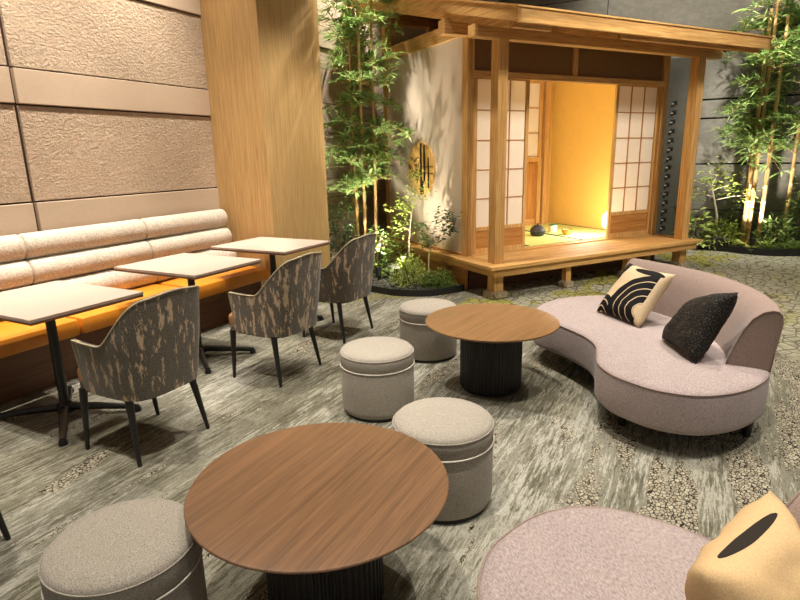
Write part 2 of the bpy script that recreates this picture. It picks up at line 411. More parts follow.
def torus_loop(pts, r, n=6, bm=None):
    """closed tube along pts"""
    bm = bm or bmesh.new(); pts = [Vector(p) for p in pts]; m = len(pts); rings = []
    for i, p in enumerate(pts):
        d = (pts[(i+1) % m]-pts[i-1]).normalized(); up = Vector((0, 0, 1)); s = d.cross(up).normalized(); t = s.cross(d)
        rings.append([bm.verts.new(p+s*r*math.cos(2*PI*k/n)+t*r*math.sin(2*PI*k/n)) for k in range(n)])
    for i in range(m):
        a, b = rings[i], rings[(i+1) % m]
        for k in range(n): bm.faces.new((a[k], a[(k+1) % n], b[(k+1) % n], b[k]))
    return bm
def catmull(P, closed=True, k=8):
    P = [Vector(p) for p in P]; n = len(P); out = []
    rng = range(n) if closed else range(n-1)
    for i in rng:
        g = (lambda j: P[j % n]) if closed else (lambda j: P[max(0, min(n-1, j))])
        a, b, c, d = g(i-1), g(i), g(i+1), g(i+2)
        for s in range(k):
            t = s/k
            out.append(.5*((2*b)+(c-a)*t+(2*a-5*b+4*c-d)*t*t+(3*b-a-3*c+d)*t**3))
    if not closed: out.append(P[-1])
    return out
def prism(pts, z0, z1, bm=None):
    bm = bm or bmesh.new()
    a = [bm.verts.new((p[0], p[1], z0)) for p in pts]; b = [bm.verts.new((p[0], p[1], z1)) for p in pts]; n = len(pts)
    for i in range(n): bm.faces.new((a[i], a[(i+1) % n], b[(i+1) % n], b[i]))
    bm.faces.new(a[::-1]); bm.faces.new(b); return bm
def strip_along(pts, wdt, z0, z1):
    """thin upright strip following an open path"""
    pts = [Vector((p[0], p[1], 0)) for p in pts]; bm = bmesh.new(); rows = []
    for i, p in enumerate(pts):
        d = (pts[min(i+1, len(pts)-1)]-pts[max(i-1, 0)]).normalized(); s = Vector((-d.y, d.x, 0))*wdt/2
        rows.append([bm.verts.new((q.x, q.y, z)) for q, z in ((p-s, z0), (p+s, z0), (p+s, z1), (p-s, z1))])
    for a, b in zip(rows, rows[1:]):
        for k in range(4): bm.faces.new((a[k], a[(k+1) % 4], b[(k+1) % 4], b[k]))
    bm.faces.new(rows[0][::-1]); bm.faces.new(rows[-1]); return bm
def struct(name, bm, mat, parent=None, **kw):
    o = obj(name, bm, mat, parent, **kw)
    if not parent: o['kind'] = 'structure'
    return o

# ------------------------------------------------------------------ room shell
struct('floor', B(-4.6, 6.5, -3.0, 10.6, -.05, 0), M['carpet'])
struct('ceiling', B(-4.6, 6.5, -3.0, 10.6, 4.6, 4.7), M['ceiling'])
XW = -4.25
wl = struct('wall_left', B(-4.45, XW-.025, -3.0, 10.6, 0, 4.6), M['groove'])
joints = [-3.0, -.5, 2.447, 5.39, 8.3, 10.6]
courses = [(0, .26, 's'), (.272, .93, 't'), (.942, 1.170, 's'), (1.182, 1.838, 't'), (1.850, 2.082, 's'), (2.094, 2.72, 't'), (2.732, 2.965, 's'), (2.977, 3.6, 't'), (3.612, 3.85, 's'), (3.862, 4.6, 't')]
for a, b in zip(joints, joints[1:]):
    for z0, z1, k in courses:
        if k == 's': struct('stone_band', B(XW-.03, XW+.012, a+.014, b-.014, z0, z1, .004), M['smooth_stone'], wl)
        else: struct('stone_panel', B(XW-.03, XW-.002, a+.014, b-.014, z0, z1, .003), M['split_stone'], wl)
YB = 10.3
wb = struct('wall_back', B(-4.6, 6.5, YB+.02, 10.6, 0, 4.6), M['groove_dark'])
bj = [-4.45, -1.6, 1.9, 4.2, 6.5]
bc = [(0, .5), (.512, 1.20), (1.222, 1.88), (1.905, 2.155), (2.18, 2.83), (2.85, 3.10), (3.115, 3.80), (3.815, 4.6)]
for a, b in zip(bj, bj[1:]):
    for z0, z1 in bc:
        struct('stone_panel', B(a+.006, b-.006, YB, YB+.04, z0, z1, .003), M['grey_stone'], wb)
struct('pillar_corner', B(-4.25, -3.40, 9.5, 10.3, 0, 4.6), M['smooth_stone'])
# oak clad pillar at the end of the banquette
pc = struct('pillar_oak', B(-4.25, -3.585, 4.235, 5.16, 0, 4.6, .004), M['oak'])
struct('baseboard_left', B(-3.60, -3.58, 4.235, 5.16, 0, .06), M['bench_front'])

# ------------------------------------------------------------------ banquette
bq = thing('banquette', 'long built-in banquette with ochre seat and cream padded back rolls along the stone wall', 'bench', (-4.23, .2, 0))
L = 3.97
obj('base', B(.0, .50, 0, L, 0, .33, .004), M['bench_front'], bq)
obj('back_panel', B(.0, .06, 0, L, .33, .97, .01), M['bench_front'], bq)
segs = [(0.0, 1.02), (1.025, 2.045), (2.05, 3.03), (3.035, L)]
for a, b in segs:
    obj('seat_cushion', B(.10, .625, a+.004, b-.004, .315, .435, .035), M['orange'], bq, True, 50)
def roll(a, b, z, x, r, rx):
    bm = bmesh.new(); n = 28; rings = []
    for (yy, s) in ((a, .86), (a+.006, .95), (a+.02, 1), (b-.02, 1), (b-.006, .95), (b, .86)):
        rings.append([bm.verts.new((x+rx*s*math.cos(2*PI*k/n), yy, z+r*s*math.sin(2*PI*k/n))) for k in range(n)])
    for p, q in zip(rings, rings[1:]):
        for k in range(n): bm.faces.new((p[k], p[(k+1) % n], q[(k+1) % n], q[k]))
    bm.faces.new(rings[0][::-1]); bm.faces.new(rings[-1]); return bm
for (z, x, r, rx) in ((.885, .080, .092, .075), (.708, .105, .092, .085), (.525, .135, .096, .094)):
    for a, b in segs:
        obj('back_roll', roll(a+.002, b-.002, z, x, r, rx), M['boucle'], bq, True, 60)

# ------------------------------------------------------------------ square cafe tables
def make_table(label, loc, rz=0):
    t = thing('cafe_table', label, 'table', loc, rz, 'square cafe tables along the banquette')
    obj('tabletop', B(-.40, .40, -.32, .32, .703, .72, .002), M['laminate'], t)
    obj('edge_band', B(-.398, .398, -.318, .318, .690, .7035, .002), M['table_edge'], t)
    obj('column', lathe([(.026, .05), (.026, .69)], 20), M['black'], t, True, 40)
    obj('mount_plate', B(-.14, .14, -.14, .14, .682, .69), M['black'], t)
    cx = .0
    for sx, sy in ((1, 1), (1, -1), (-1, 1), (-1, -1)):
        f = obj('foot', tube([(0, 0, .062), (sx*.15, sy*.11, .05), (sx*.33, sy*.235, .028)], 0, 8, None, [.026, .022, .016]), M['black'], t, True, 40)
        obj('foot_pad', lathe([(.022, 0), (.024, .012), (.016, .032)], 14, None, sx*.322, sy*.229), M['black'], f, True, 40)
    obj('hub', lathe([(.045, .03), (.045, .075), (.03, .095)], 20), M['black'], t, True, 40)
    return t
t1 = make_table('square pale cafe table nearest the camera with front corner by the first chair', (-3.19, 1.81, 0))
dup(t1, (-3.26, 2.90, 0), 0, 'square pale cafe table in the middle of the three along the banquette')
dup(t1, (-3.30, 3.86, 0), 0, 'square pale cafe table farthest along, beside the oak pillar')

# ------------------------------------------------------------------ armchairs (face -x)
def make_chair(label, loc):
    t = thing('armchair', label, 'chair', loc, 0, 'armchairs facing the banquette')
    K = 60
    # plan curve: from front of one arm round the back to the front of the other
    raw = catmull([(-.160, -.205, 0), (-.06, -.222, 0), (.06, -.225, 0), (.16, -.21, 0), (.225, -.155, 0), (.240, 0, 0), (.225, .155, 0), (.16, .21, 0), (.06, .225, 0), (-.06, .222, 0), (-.160, .205, 0)], False, 12)
    cum = [0.0]
    for a_, b_ in zip(raw, raw[1:]): cum.append(cum[-1]+(b_-a_).length)
    def plan(u):     # u in 0..1, by arc length
        d = min(max(u, 0), 1)*cum[-1]
        for k in range(len(raw)-1):
            if cum[k+1] >= d: break
        return raw[k].lerp(raw[k+1], (d-cum[k])/(cum[k+1]-cum[k]))
    def top(u):
        d = min(u, 1-u)
        if d < .17: return .595
        if d < .37:
            s = (d-.17)/.20; s = s*s*(3-2*s); return .595+.235*s
        return .83+.015*min(1, (d-.37)/.1)
    Z0 = .332; rows = 9
    def surf(u, v, inner):
        p = plan(u); q = plan(min(1, u+.002))-plan(max(0, u-.002)); nrm = Vector((q.y, -q.x, 0)).normalized()
        if nrm.dot(Vector((p.x+.05, p.y, 0))) < 0: nrm = -nrm
        z = Z0+(top(u)-Z0)*v
        back = max(0.0, (p.x+.05)/.32)
        flare = (.90+.13*(z-Z0)/.30) if z < .615 else (1.03)
        x, y = p.x, p.y*flare
        x += back*(z-Z0)*.16
        if p.x < -.05: x += -.035*v*(-.05-p.x)/.125+.02*(-.05-p.x)/.125
        h = .020*(1-.35*v)
        o = Vector((x, y, z))+nrm*(-h if inner else h)
        return o
    bm = bmesh.new(); out, inn = [], []
    for i in range(K+1):
        u = i/K
        out.append([bm.verts.new(surf(u, j/rows, False)) for j in range(rows+1)])
        inn.append([bm.verts.new(surf(u, j/rows, True)) for j in range(rows+1)])
    mids = [bm.verts.new((surf(i/K, 1, False)+surf(i/K, 1, True))/2+Vector((0, 0, .008))) for i in range(K+1)]
    for i in range(K):
        for j in range(rows):
            bm.faces.new((out[i][j], out[i+1][j], out[i+1][j+1], out[i][j+1]))
            bm.faces.new((inn[i][j], inn[i][j+1], inn[i+1][j+1], inn[i+1][j]))
        bm.faces.new((out[i][rows], out[i+1][rows], mids[i+1], mids[i])); bm.faces.new((mids[i], mids[i+1], inn[i+1][rows], inn[i][rows]))
        bm.faces.new((out[i][0], inn[i][0], inn[i+1][0], out[i+1][0]))
    for i in (0, K):
        for j in range(rows): bm.faces.new((out[i][j], out[i][j+1], inn[i][j+1], inn[i][j]))
        bm.faces.new((out[i][rows], mids[i], inn[i][rows]))
    shell = obj('shell', bm, M['chair'], t, True, 60)
    edge = [surf(i/K, 1, False)+Vector((0, 0, .004)) for i in range(K+1)]
    e0 = [surf(0, j/8, False)+Vector((-.004, 0, 0)) for j in range(8)]; e1 = [surf(1, j/8, False)+Vector((-.004, 0, 0)) for j in range(7, -1, -1)]
    obj('piping', tube(e0+edge+e1, .0045, 6), M['chair_line'], shell, True)
    # seat base and cushion
    pts = [(-.245, -.19), (-.235, -.205)]+[(p.x-.02, p.y*.90) for p in [plan(.05+.9*i/30) for i in range(31)]]+[(-.235, .205), (-.245, .19)]
    obj('seat_base', prism([(x*.93, y*.93) for x, y in pts], .31, .36), M['chair'], t)
    bm = bmesh.new(); rg = []
    for s, z in ((.86, .345), (.90, .36), (.91, .41), (.89, .43), (.84, .442)):
        rg.append([bm.verts.new((-.02+(x+.02)*(s+.08)*1.0, y*s, z)) for x, y in pts])
    for a, b in zip(rg, rg[1:]):
        for k in range(len(a)): bm.faces.new((a[k], a[(k+1) % len(a)], b[(k+1) % len(a)], b[k]))
    bm.faces.new(rg[0][::-1]); bm.faces.new(rg[-1])
    obj('seat_cushion', bm, M['tan_seat'], t, True, 50)
    for sx, sy in ((-1, -1), (-1, 1), (1, -1), (1, 1)):
        bx = -.195 if sx < 0 else .205
        tx = -.20 if sx < 0 else .15
        obj('leg', taper(bx, sy*.222, 0, tx, sy*.19, .33, .010, .021, None, 10), M['black_wood'], t, True, 50)
    return t
c1 = make_chair('mottled armchair nearest the camera with its back to it, at the first cafe table', (-2.51, 1.83, 0))
dup(c1, (-2.515, 2.91, 0), 0, 'mottled armchair at the middle cafe table, behind the nearest armchair')
dup(c1, (-2.62, 3.83, 0), 0, 'mottled armchair at the farthest table, in front of the left planting bed')
dup(c1, (-2.52, .78, 0), 0, 'armchair mostly cut off by the left picture edge, one black leg showing')

# ------------------------------------------------------------------ ottomans
def make_ottoman(label, loc):
    t = thing('ottoman', label, 'ottoman', loc, 0, 'round grey tweed ottomans')
    obj('plinth', lathe([(.196, 0), (.196, .022)], 56), M['black'], t, True, 40)
    obj('body', lathe([(.198, .018), (.206, .024), (.211, .05), (.212, .278), (.210, .288)], 64), M['ottoman'], t, True, 60)
    lid = obj('lid', lathe([(.205, .288), (.2125, .296), (.213, .345), (.208, .368), (.196, .380), (.15, .387), (.07, .391), (.001, .392)], 64), M['ottoman'], t, True, 60)
    obj('piping', torus_loop([(.2135*math.cos(2*PI*i/64), .2135*math.sin(2*PI*i/64), .290) for i in range(64)], .0035), M['piping'], t, True)
    obj('top_seam', torus_loop([(.2115*math.cos(2*PI*i/64), .2115*math.sin(2*PI*i/64), .361) for i in range(64)], .0025), M['ottoman'], lid, True)
    return t
o1 = make_ottoman('round grey tweed ottoman at the bottom left corner, left of the foreground round table', (-1.412, .894, 0))
dup(o1, (-.875, 2.02, 0), None, 'round grey tweed ottoman tucked behind the right edge of the near round table')
dup(o1, (-1.575, 2.685, 0), None, 'round grey tweed ottoman standing alone between the chairs and the far round table')
dup(o1, (-1.70, 3.66, 0), None, 'round grey tweed ottoman farthest away, behind the left edge of the far round table')

# ------------------------------------------------------------------ round tables
def make_round(label, loc, rz, mat):
    t = thing('round_table', label, 'table', loc, rz, 'low round walnut tables')
    obj('tabletop', lathe([(.360, .414), (.395, .421), (.411, .431), (.413, .436), (.411, .4395), (.405, .441), (.2, .4412), (.001, .4412)], 96), mat, t, True, 30)
    obj('drum_base', lathe([(.194, .02), (.194, .414)], 216, rfun=lambda i, n: 1.0 if i % 4 in (0, 1) else .965), M['black_wood'], t)
    obj('plinth', lathe([(.181, 0), (.181, .022)], 64), M['black'], t)
    return t
make_round('low round walnut table in the foreground, nearest the camera', (-.999, 1.315, 0), .0, M['walnut'])
make_round('low round walnut table on a black fluted drum beside the curved sofa', (-1.086, 3.275, 0), -.15, M['walnut_warm'])

# ------------------------------------------------------------------ curved sofas
SO = [(-.598, 4.60), (-.805, 4.476), (-.955, 4.26), (-.999, 4.0), (-.935, 3.80), (-.756, 3.665), (-.570, 3.50), (-.475, 3.35), (-.440, 3.20), (-.415, 3.06), (-.361, 2.955), (-.277, 2.87), (-.10, 2.785), (.09, 2.80), (.249, 2.925), (.345, 3.08), (.398, 3.26), (.395, 3.47), (.32, 3.78), (.165, 4.08), (-.04, 4.30), (-.30, 4.50), (-.46, 4.585)]
def offset(pts, d):
    n = len(pts); out = []
    for i in range(n):
        t = (pts[(i+1) % n]-pts[i-1]); nn = Vector((-t.y, t.x, 0)).normalized(); out.append(pts[i]+nn*d)
    return out
def make_sofa(label, loc, rz, pivot, mir=1):
    t = thing('curved_sofa', label, 'sofa', loc, rz, 'mauve curved sofas')
    pv = Vector((pivot[0], pivot[1], 0))
    out = [Vector(((p.x-pv.x)*mir, p.y-pv.y, 0)) for p in catmull([(x, y, 0) for x, y in SO], True, 6)]
    # orientation: outline runs counter-clockwise -> left normal points inwards
    ar = sum(out[i-1].x*out[i].y-out[i].x*out[i-1].y for i in range(len(out)))
    sgn = 1 if ar > 0 else -1
    bm = bmesh.new(); rings = []
    for d, z in ((.012, .13), (.002, .14), (.0, .16), (.0, .318), (.004, .334), (.016, .345), (.05, .350), (.11, .352)):
        rings.append([bm.verts.new((p.x, p.y, z)) for p in offset(out, sgn*d)])
    n = len(out)
    for a, b in zip(rings, rings[1:]):
        for k in range(n): bm.faces.new((a[k], a[(k+1) % n], b[(k+1) % n], b[k]))
    for rg in (rings[0], rings[-1]):
        es = [bm.edges.get((rg[k], rg[(k+1) % n])) for k in range(n)]
        bmesh.ops.triangle_fill(bm, edges=es, use_beauty=True)
    seat = obj('seat', bm, M['sofa'], t, True, 40)
    obj('piping', torus_loop([Vector((p.x, p.y, .336)) for p in offset(out, sgn*.003)], .004), M['sofa_back'], seat, True)
    # backrest along the outer edge
    arc = catmull([(x-pv.x, y-pv.y, 0) for x, y in SO[16:-1]]+[Vector((-.40-pv.x, 4.555-pv.y, 0))], False, 8)
    prof = [(.0, .342), (-.010, .45), (-.026, .60), (-.020, .64), (-.004, .658), (.022, .660), (.060, .647), (.105, .605), (.138, .54), (.165, .46), (.185, .395), (.195, .346)]
    bm = bmesh.new(); rows = []
    arc = [Vector((p.x*mir, p.y, 0)) for p in arc]; m = len(arc)
    for i, p in enumerate(arc):
        d = (arc[min(i+1, m-1)]-arc[max(i-1, 0)]).normalized(); nn = Vector((-d.y, d.x, 0))*sgn
        lo = 1.0
        rows.append([bm.verts.new(p+nn*(a+.004)+Vector((0, 0, .342+(z-.342)*lo))) for a, z in prof])
    k = len(prof)
    for a, b in zip(rows, rows[1:]):
        for j in range(k): bm.faces.new((a[j], a[(j+1) % k], b[(j+1) % k], b[j]))
    bm.faces.new(rows[0][::-1]); bm.faces.new(rows[-1])
    back = obj('backrest', bm, M['sofa_back'], t, True, 40)
    for rw, nm in ((0, 'end_piping'), (m-1, 'end_piping')):
        p = arc[rw]; d = (arc[min(rw+1, m-1)]-arc[max(rw-1, 0)]).normalized(); nn = Vector((-d.y, d.x, 0))*sgn
        obj(nm, tube([p+nn*(a+.004)+Vector((0, 0, z)) for a, z in prof], .004, 6), M['sofa_back'], back, True)
    for x, y in ((-.925, 4.13), (-.265, 3.06), (.325, 3.21), (-.62, 4.45), (.30, 3.62)):
        obj('leg', taper((x-pv.x)*mir, y-pv.y, 0, (x-pv.x)*mir, y-pv.y, .135, .022, .032, None, 12), M['black_wood'], t, True, 40)
    return t
make_sofa('mauve curved sofa with backrest, beside the far round table, holding two cushions', (-.2, 3.6, 0), 0, (-.2, 3.6))
# the near sofa is the mirror image, turned
ca, sa = math.cos(math.radians(220)), math.sin(math.radians(220))
make_sofa('mauve curved sofa cut off by the bottom edge, nearest the camera', (ca*.2-sa*3.6-2.068, sa*.2+ca*3.6+3.8, 0), math.radians(220), (-.2, 3.6), -1)

# ------------------------------------------------------------------ cushions
def pillow(name, label, loc, rot, w_, h_, th, mat, pinch=.07, wr=.006, corner=None):
    bm = bmesh.new(); n = 24; grid = {}
    for sgn in (1, -1):
        for i in range(n+1):
            for j in range(n+1):
                u, v = 2*i/n-1, 2*j/n-1
                if sgn < 0 and (i in (0, n) or j in (0, n)): grid[(sgn, i, j)] = grid[(1, i, j)]; continue
                x = u*(1-pinch*(1-v*v))*w_/2; y = v*(1-pinch*(1-u*u))*h_/2
                hh = ((1-u**4)*(1-v**4))**.55
                z = sgn*th/2*hh + wr*(mnoise.noise(Vector((u*2.2, v*2.2, sgn*3)))+.8*mnoise.noise(Vector((u*1.5+v*2, v*7-u*3, sgn*5))))*hh
                if corner:
                    q = ((1-u)/2*(1+v)/2)**1.4; x += corner[0]*q; y += corner[1]*q; z += corner[2]*q
                grid[(sgn, i, j)] = bm.verts.new((x, y, z))
    for sgn in (1, -1):
        for i in range(n):
            for j in range(n):
                f = [grid[(sgn, i, j)], grid[(sgn, i+1, j)], grid[(sgn, i+1, j+1)], grid[(sgn, i, j+1)]]
                bm.faces.new(f if sgn > 0 else f[::-1])
    o = obj(name, bm, mat, None, True)
    o.location = loc; o.rotation_euler = rot
    return tag(o, label, 'cushion')
def orient(xaxis, normal):
    z = Vector(normal).normalized(); x = Vector(xaxis); x = (x-z*x.dot(z)).normalized(); y = z.cross(x)
    return Matrix((x, y, z)).transposed().to_euler()
pillow('cushion', 'black and cream cushion with arched stripes at the far end of the curved sofa', (-.336, 3.985, .518), orient((.286, -.279, 0), (-.55, -.57, .61)), .43, .41, .13, M['stripes'])
pillow('cushion', 'plain black sparkly cushion leaning on the backrest of the curved sofa', (.044, 3.42, .548), orient((.17, -.351, 0), (-.123, -.06, .063)), .42, .42, .15, M['glitter'], corner=(.07, -.13, -.03))
pillow('cushion', 'beige cushion with a black shape on the near sofa at the bottom right corner', (.195, 1.185, .522), orient((-.315, -.946, .08), (-.88, .28, -.35)), .42, .38, .19, M['beige_patch'], wr=.016)

# ------------------------------------------------------------------ tea house
TH = thing('tea_house', 'small pale timber tea house with shoji screens, veranda and sloping roof', 'tea house', (-1.79738, 5.51807, 0), math.radians(55.652))
def tp(name, bm, mat, parent=None, **kw): return obj(name, bm, M[mat] if isinstance(mat, str) else mat, parent or TH, **kw)
ZV = .36; bv = .004
PX = 2.87
for i in range(5):
    y0 = -.195+i*.133
    tp('deck_board', B(-.19, 3.02, y0+.002, y0+.131, .325, ZV, .004), 'pine_x')
tp('side_ledge', B(-.17, -.03, .475, 2.36, .325, ZV, .003), 'pine_y')
tp('deck_beam', B(-.14, 2.97, -.155, -.095, .245, .325, .003), 'pine_x')
tp('deck_beam', B(-.15, -.09, -.095, 2.36, .255, .325, .003), 'pine_y')
tp('deck_beam', B(2.90, 2.96, -.095, .44, .255, .325, .003), 'pine_y')
tp('front_skirting', B(-.03, 2.96, .42, .445, 0, .325), 'dark_skirt')
tp('side_skirting', B(-.085, -.05, .42, 2.36, 0, .255), 'panelwood_y')
for x in (0, PX): tp('post', B(x-.058, x+.058, -.058, .058, .07, 2.468, bv), 'pine_z')
for x in (.93, 1.87): tp('stilt', B(x-.035, x+.035, -.085, -.015, .07, .325, .003), 'pine_z')
tp('stilt', B(2.70, 2.80, .36, .42, .0, .325, .003), 'pine_z')
tp('corner_post', B(-.05, .03, .45, .555, ZV, 2.60, bv), 'pine_z')
tp('frame_post', B(2.875, 2.975, .45, .555, ZV, 2.60, bv), 'pine_z')
tp('corner_post', B(-.05, .04, 2.27, 2.36, ZV, 3.04, bv), 'pine_z')
tp('corner_post', B(2.815, 2.925, 2.27, 2.36, ZV, 3.04, bv), 'pine_z')
tp('inner_strut', B(.55, .63, 2.2, 2.28, 2.62, 3.04, bv), 'pine_z')
pw = tp('plaster_wall', B(-.028, .02, .555, 2.27, ZV, 2.60), 'plaster')
tp('wall_sill', B(-.05, -.028, .555, 2.27, ZV, .385, .002), 'panelwood_y')
tp('top_plate', B(-.055, .035, .40, 2.36, 2.595, 2.745, bv), 'pine_y')
tp('top_plate', B(2.82, 2.91, .40, 2.36, 2.595, 2.745, bv), 'pine_y')
tp('front_beam', B(-.33, 3.22, -.055, .055, 2.468, 2.572, bv), 'pine_x')
tp('wall_beam', B(-.35, 3.17, .41, .53, 2.572, 2.70, bv), 'pine_x')
tp('rear_beam', B(-.35, 3.17, 2.26, 2.37, 3.04, 3.18, bv), 'pine_x')
tp('lintel', B(.0, 2.90, .445, .55, 2.20, 2.262, .003), 'pine_x')
tp('transom_panel', B(.03, 2.88, .495, .515, 2.262, 2.575), 'under_panel')
tp('transom_stud', B(1.385, 1.455, .47, .53, 2.262, 2.572, .003), 'pine_z')
tp('threshold', B(.03, 2.875, .445, .55, ZV-.01, ZV+.012, .002), 'pine_x')
def shoji(x0, x1, y, z0, z1, cols, rows, skirt):
    s = .042; f = bmesh.new()
    box(f, x0, x0+s, y, y+.03, z0, z1, .002); box(f, x1-s, x1, y, y+.03, z0, z1, .002)
    box(f, x0+s, x1-s, y, y+.03, z1-.045, z1, .002); box(f, x0+s, x1-s, y, y+.03, z0, z0+.055, .002)
    box(f, x0+s, x1-s, y, y+.03, skirt-.012, skirt+.028, .002)
    fr = tp('shoji_screen', f, 'pine_z')
    tp('skirt_panel', B(x0+s, x1-s, y+.010, y+.020, z0+.055, skirt-.012), 'panelwood_x', fr)
    tp('paper', B(x0+s, x1-s, y+.018, y+.021, skirt+.028, z1-.045), 'paper', fr)
    k = bmesh.new(); w0, w1 = x0+s, x1-s; h0, h1 = skirt+.028, z1-.045
    for i in range(1, cols): xx = w0+(w1-w0)*i/cols; box(k, xx-.005, xx+.005, y+.006, y+.018, h0, h1)
    for i in range(1, rows): zz = h0+(h1-h0)*i/rows; box(k, w0, w1, y+.0065, y+.0175, zz-.005, zz+.005)
    tp('lattice', k, 'panelwood_z', fr)
    return fr
shoji(.055, .785, .485, ZV+.012, 2.235, 3, 5, .635)
shoji(2.115, 2.875, .485, ZV+.012, 2.235, 3, 5, .665)
# room behind the screens
tp('room_floor', B(.02, 2.80, .55, 2.25, .30, ZV), 'pine_x')
tp('ochre_wall', B(2.72, 2.815, .555, 2.21, ZV, 2.60), 'ochre')
rw = tp('rear_wall', B(.02, 2.815, 2.21, 2.262, ZV, 2.62), 'ochre')
tp('room_ceiling', B(.02, 2.815, .53, 2.25, 2.62, 2.64), 'pine_x')
f = bmesh.new()
box(f, 2.165, 2.205, 2.16, 2.215, 1.30, 2.46); box(f, 2.42, 2.47, 2.16, 2.215, 1.30, 2.46); box(f, 2.205, 2.42, 2.16, 2.215, 2.41, 2.46); box(f, 2.10, 2.47, 2.15, 2.215, 1.31, 1.375)
wf = tp('rear_window', f, 'pine_z')
tp('paper', B(2.205, 2.42, 2.19, 2.194, 1.375, 2.41), 'paper', wf)
k = bmesh.new()
for zz in (1.72, 2.07): box(k, 2.205, 2.42, 2.178, 2.19, zz-.006, zz+.006)
tp('lattice', k, 'panelwood_x', wf)
tp('inner_post', B(2.50, 2.60, 2.12, 2.215, ZV, 2.60, .003), 'pine_z')
tp('rear_panel', B(2.12, 2.40, 2.19, 2.212, .46, 1.30), 'panelwood_z')
tp('inner_post', B(2.40, 2.47, 2.14, 2.215, ZV, 1.31, .003), 'pine_z')
tp('wainscot_rail', B(.02, 2.50, 2.17, 2.212, ZV, .46, .003), 'pine_x')
# roof: one slope rising to the rear
SL = .262
def zr(y): return 2.642+SL*y
def sloped(x0, x1, y0, y1, dz0, dz1):
    bm = bmesh.new(); v = [bm.verts.new((x, y, zr(y)+d)) for d in (dz0, dz1) for y in (y0, y1) for x in (x0, x1)]
    for q in ((0, 1, 3, 2), (4, 6, 7, 5), (0, 4, 5, 1), (1, 5, 7, 3), (3, 7, 6, 2), (2, 6, 4, 0)): bm.faces.new([v[i] for i in q])
    return bm
R0, R1, RF, RB = -.335, 3.12, -.66, 2.80
tp('roof_deck', sloped(R0+.03, R1-.03, RF+.03, RB, .012, .06), 'panelwood_x')
tp('fascia', B(R0+.001, R1-.001, RF, RF+.032, zr(RF), zr(RF)+.108, .003), 'pine_x')
tp('barge_board', sloped(R0, R0+.035, RF+.0, RB, .0, .112), 'pine_y')
tp('barge_board', sloped(R1-.035, R1, RF+.0, RB, .0, .112), 'pine_y')
tp('roof_edge_strip', B(R0-.015, R1+.015, RF-.018, RF+.04, zr(RF)+.108, zr(RF)+.124, .003), 'pine_x')
tp('roof_edge_strip', sloped(R0-.018, R0+.04, RF, RB, .112, .128), 'pine_y')
tp('eave_batten', B(R0+.04, .12, RF+.10, RF+.14, zr(RF)-.020, zr(RF)+.03, .002), 'pine_x')
tp('eave_batten', B(.98, 3.10, RF+.10, RF+.14, zr(RF)-.020, zr(RF)+.03, .002), 'pine_x')
for i in range(9):
    x = R0+.06+i*(R1-R0-.12)/8
    tp('rafter', sloped(x-.022, x+.022, RF+.15, RB-.05, -.062, .012), 'pine_y')

# round wooden emblem on the plaster wall
em = thing('wall_emblem', 'round pale wood plaque with dark carved lines on the tea house plaster wall', 'plaque', TH.matrix_basis @ Vector((-.03, 1.42, 1.283)), math.radians(55.652))
def disc(r, x0, x1, n=64):
    bm = bmesh.new()
    a = [bm.verts.new((x0, r*math.cos(2*PI*i/n), r*math.sin(2*PI*i/n))) for i in range(n)]
    b = [bm.verts.new((x1, r*math.cos(2*PI*i/n), r*math.sin(2*PI*i/n))) for i in range(n)]
    for i in range(n): bm.faces.new((a[i], a[(i+1) % n], b[(i+1) % n], b[i]))
    bm.faces.new(a[::-1]); bm.faces.new(b); return bm
RR = .305
gold = wood('emblem_wood', (222, 164, 84), (244, 200, 124), 'z', .5, 1.0)
obj('disc', disc(RR, -.025, 0), gold, em)
def uv(u, v): return (-.0265, -u*RR, v*RR)
km = bmesh.new()
def bar(u0, u1, v0, v1): box(km, -.028, -.022, -u1*RR, -u0*RR, v1*RR, v0*RR)
bar(0, .13, .97, -.97); bar(.27, .38, .9, -.45); bar(.57, .67, .43, -.72); bar(.13, .24, -.45, -.94)
obj('carved_bars', km, M['black_wood'], em)
cm = bmesh.new()
for y in (.09, -.16): tube([uv(.1, y), uv(.97, y)], .0035, 5, cm)
for ln in ([(-.68, .44), (-.50, .30), (-.42, .27), (-.22, .42), (-.06, .40)], [(-.86, .16), (-.62, .02), (-.42, -.2), (-.30, -.44)], [(-.88, .08), (-.68, -.04), (-.50, -.26), (-.40, -.4)],
           [(-.43, .1), (-.32, .16), (-.2, .05), (-.24, -.12), (-.32, -.02)], [(-.05, .32), (-.10, .1), (-.03, -.12), (-.12, -.34)], [(-.62, .44), (-.74, .30)], [(-.36, -.1), (-.26, -.3), (-.2, -.5)]):
    tube(catmull([uv(*p) for p in ln], False, 6), .0048, 6, cm)
obj('carved_line', cm, M['black_wood'], em)

TM = TH.matrix_basis.copy()
TM = Matrix.Translation(TH.location) @ Matrix.Rotation(math.radians(55.652), 4, 'Z')
em.location = TM @ Vector((-.03, 1.42, 1.283))
def tw(x, y, z=0): return TM @ Vector((x, y, z))
TR = math.radians(55.652)
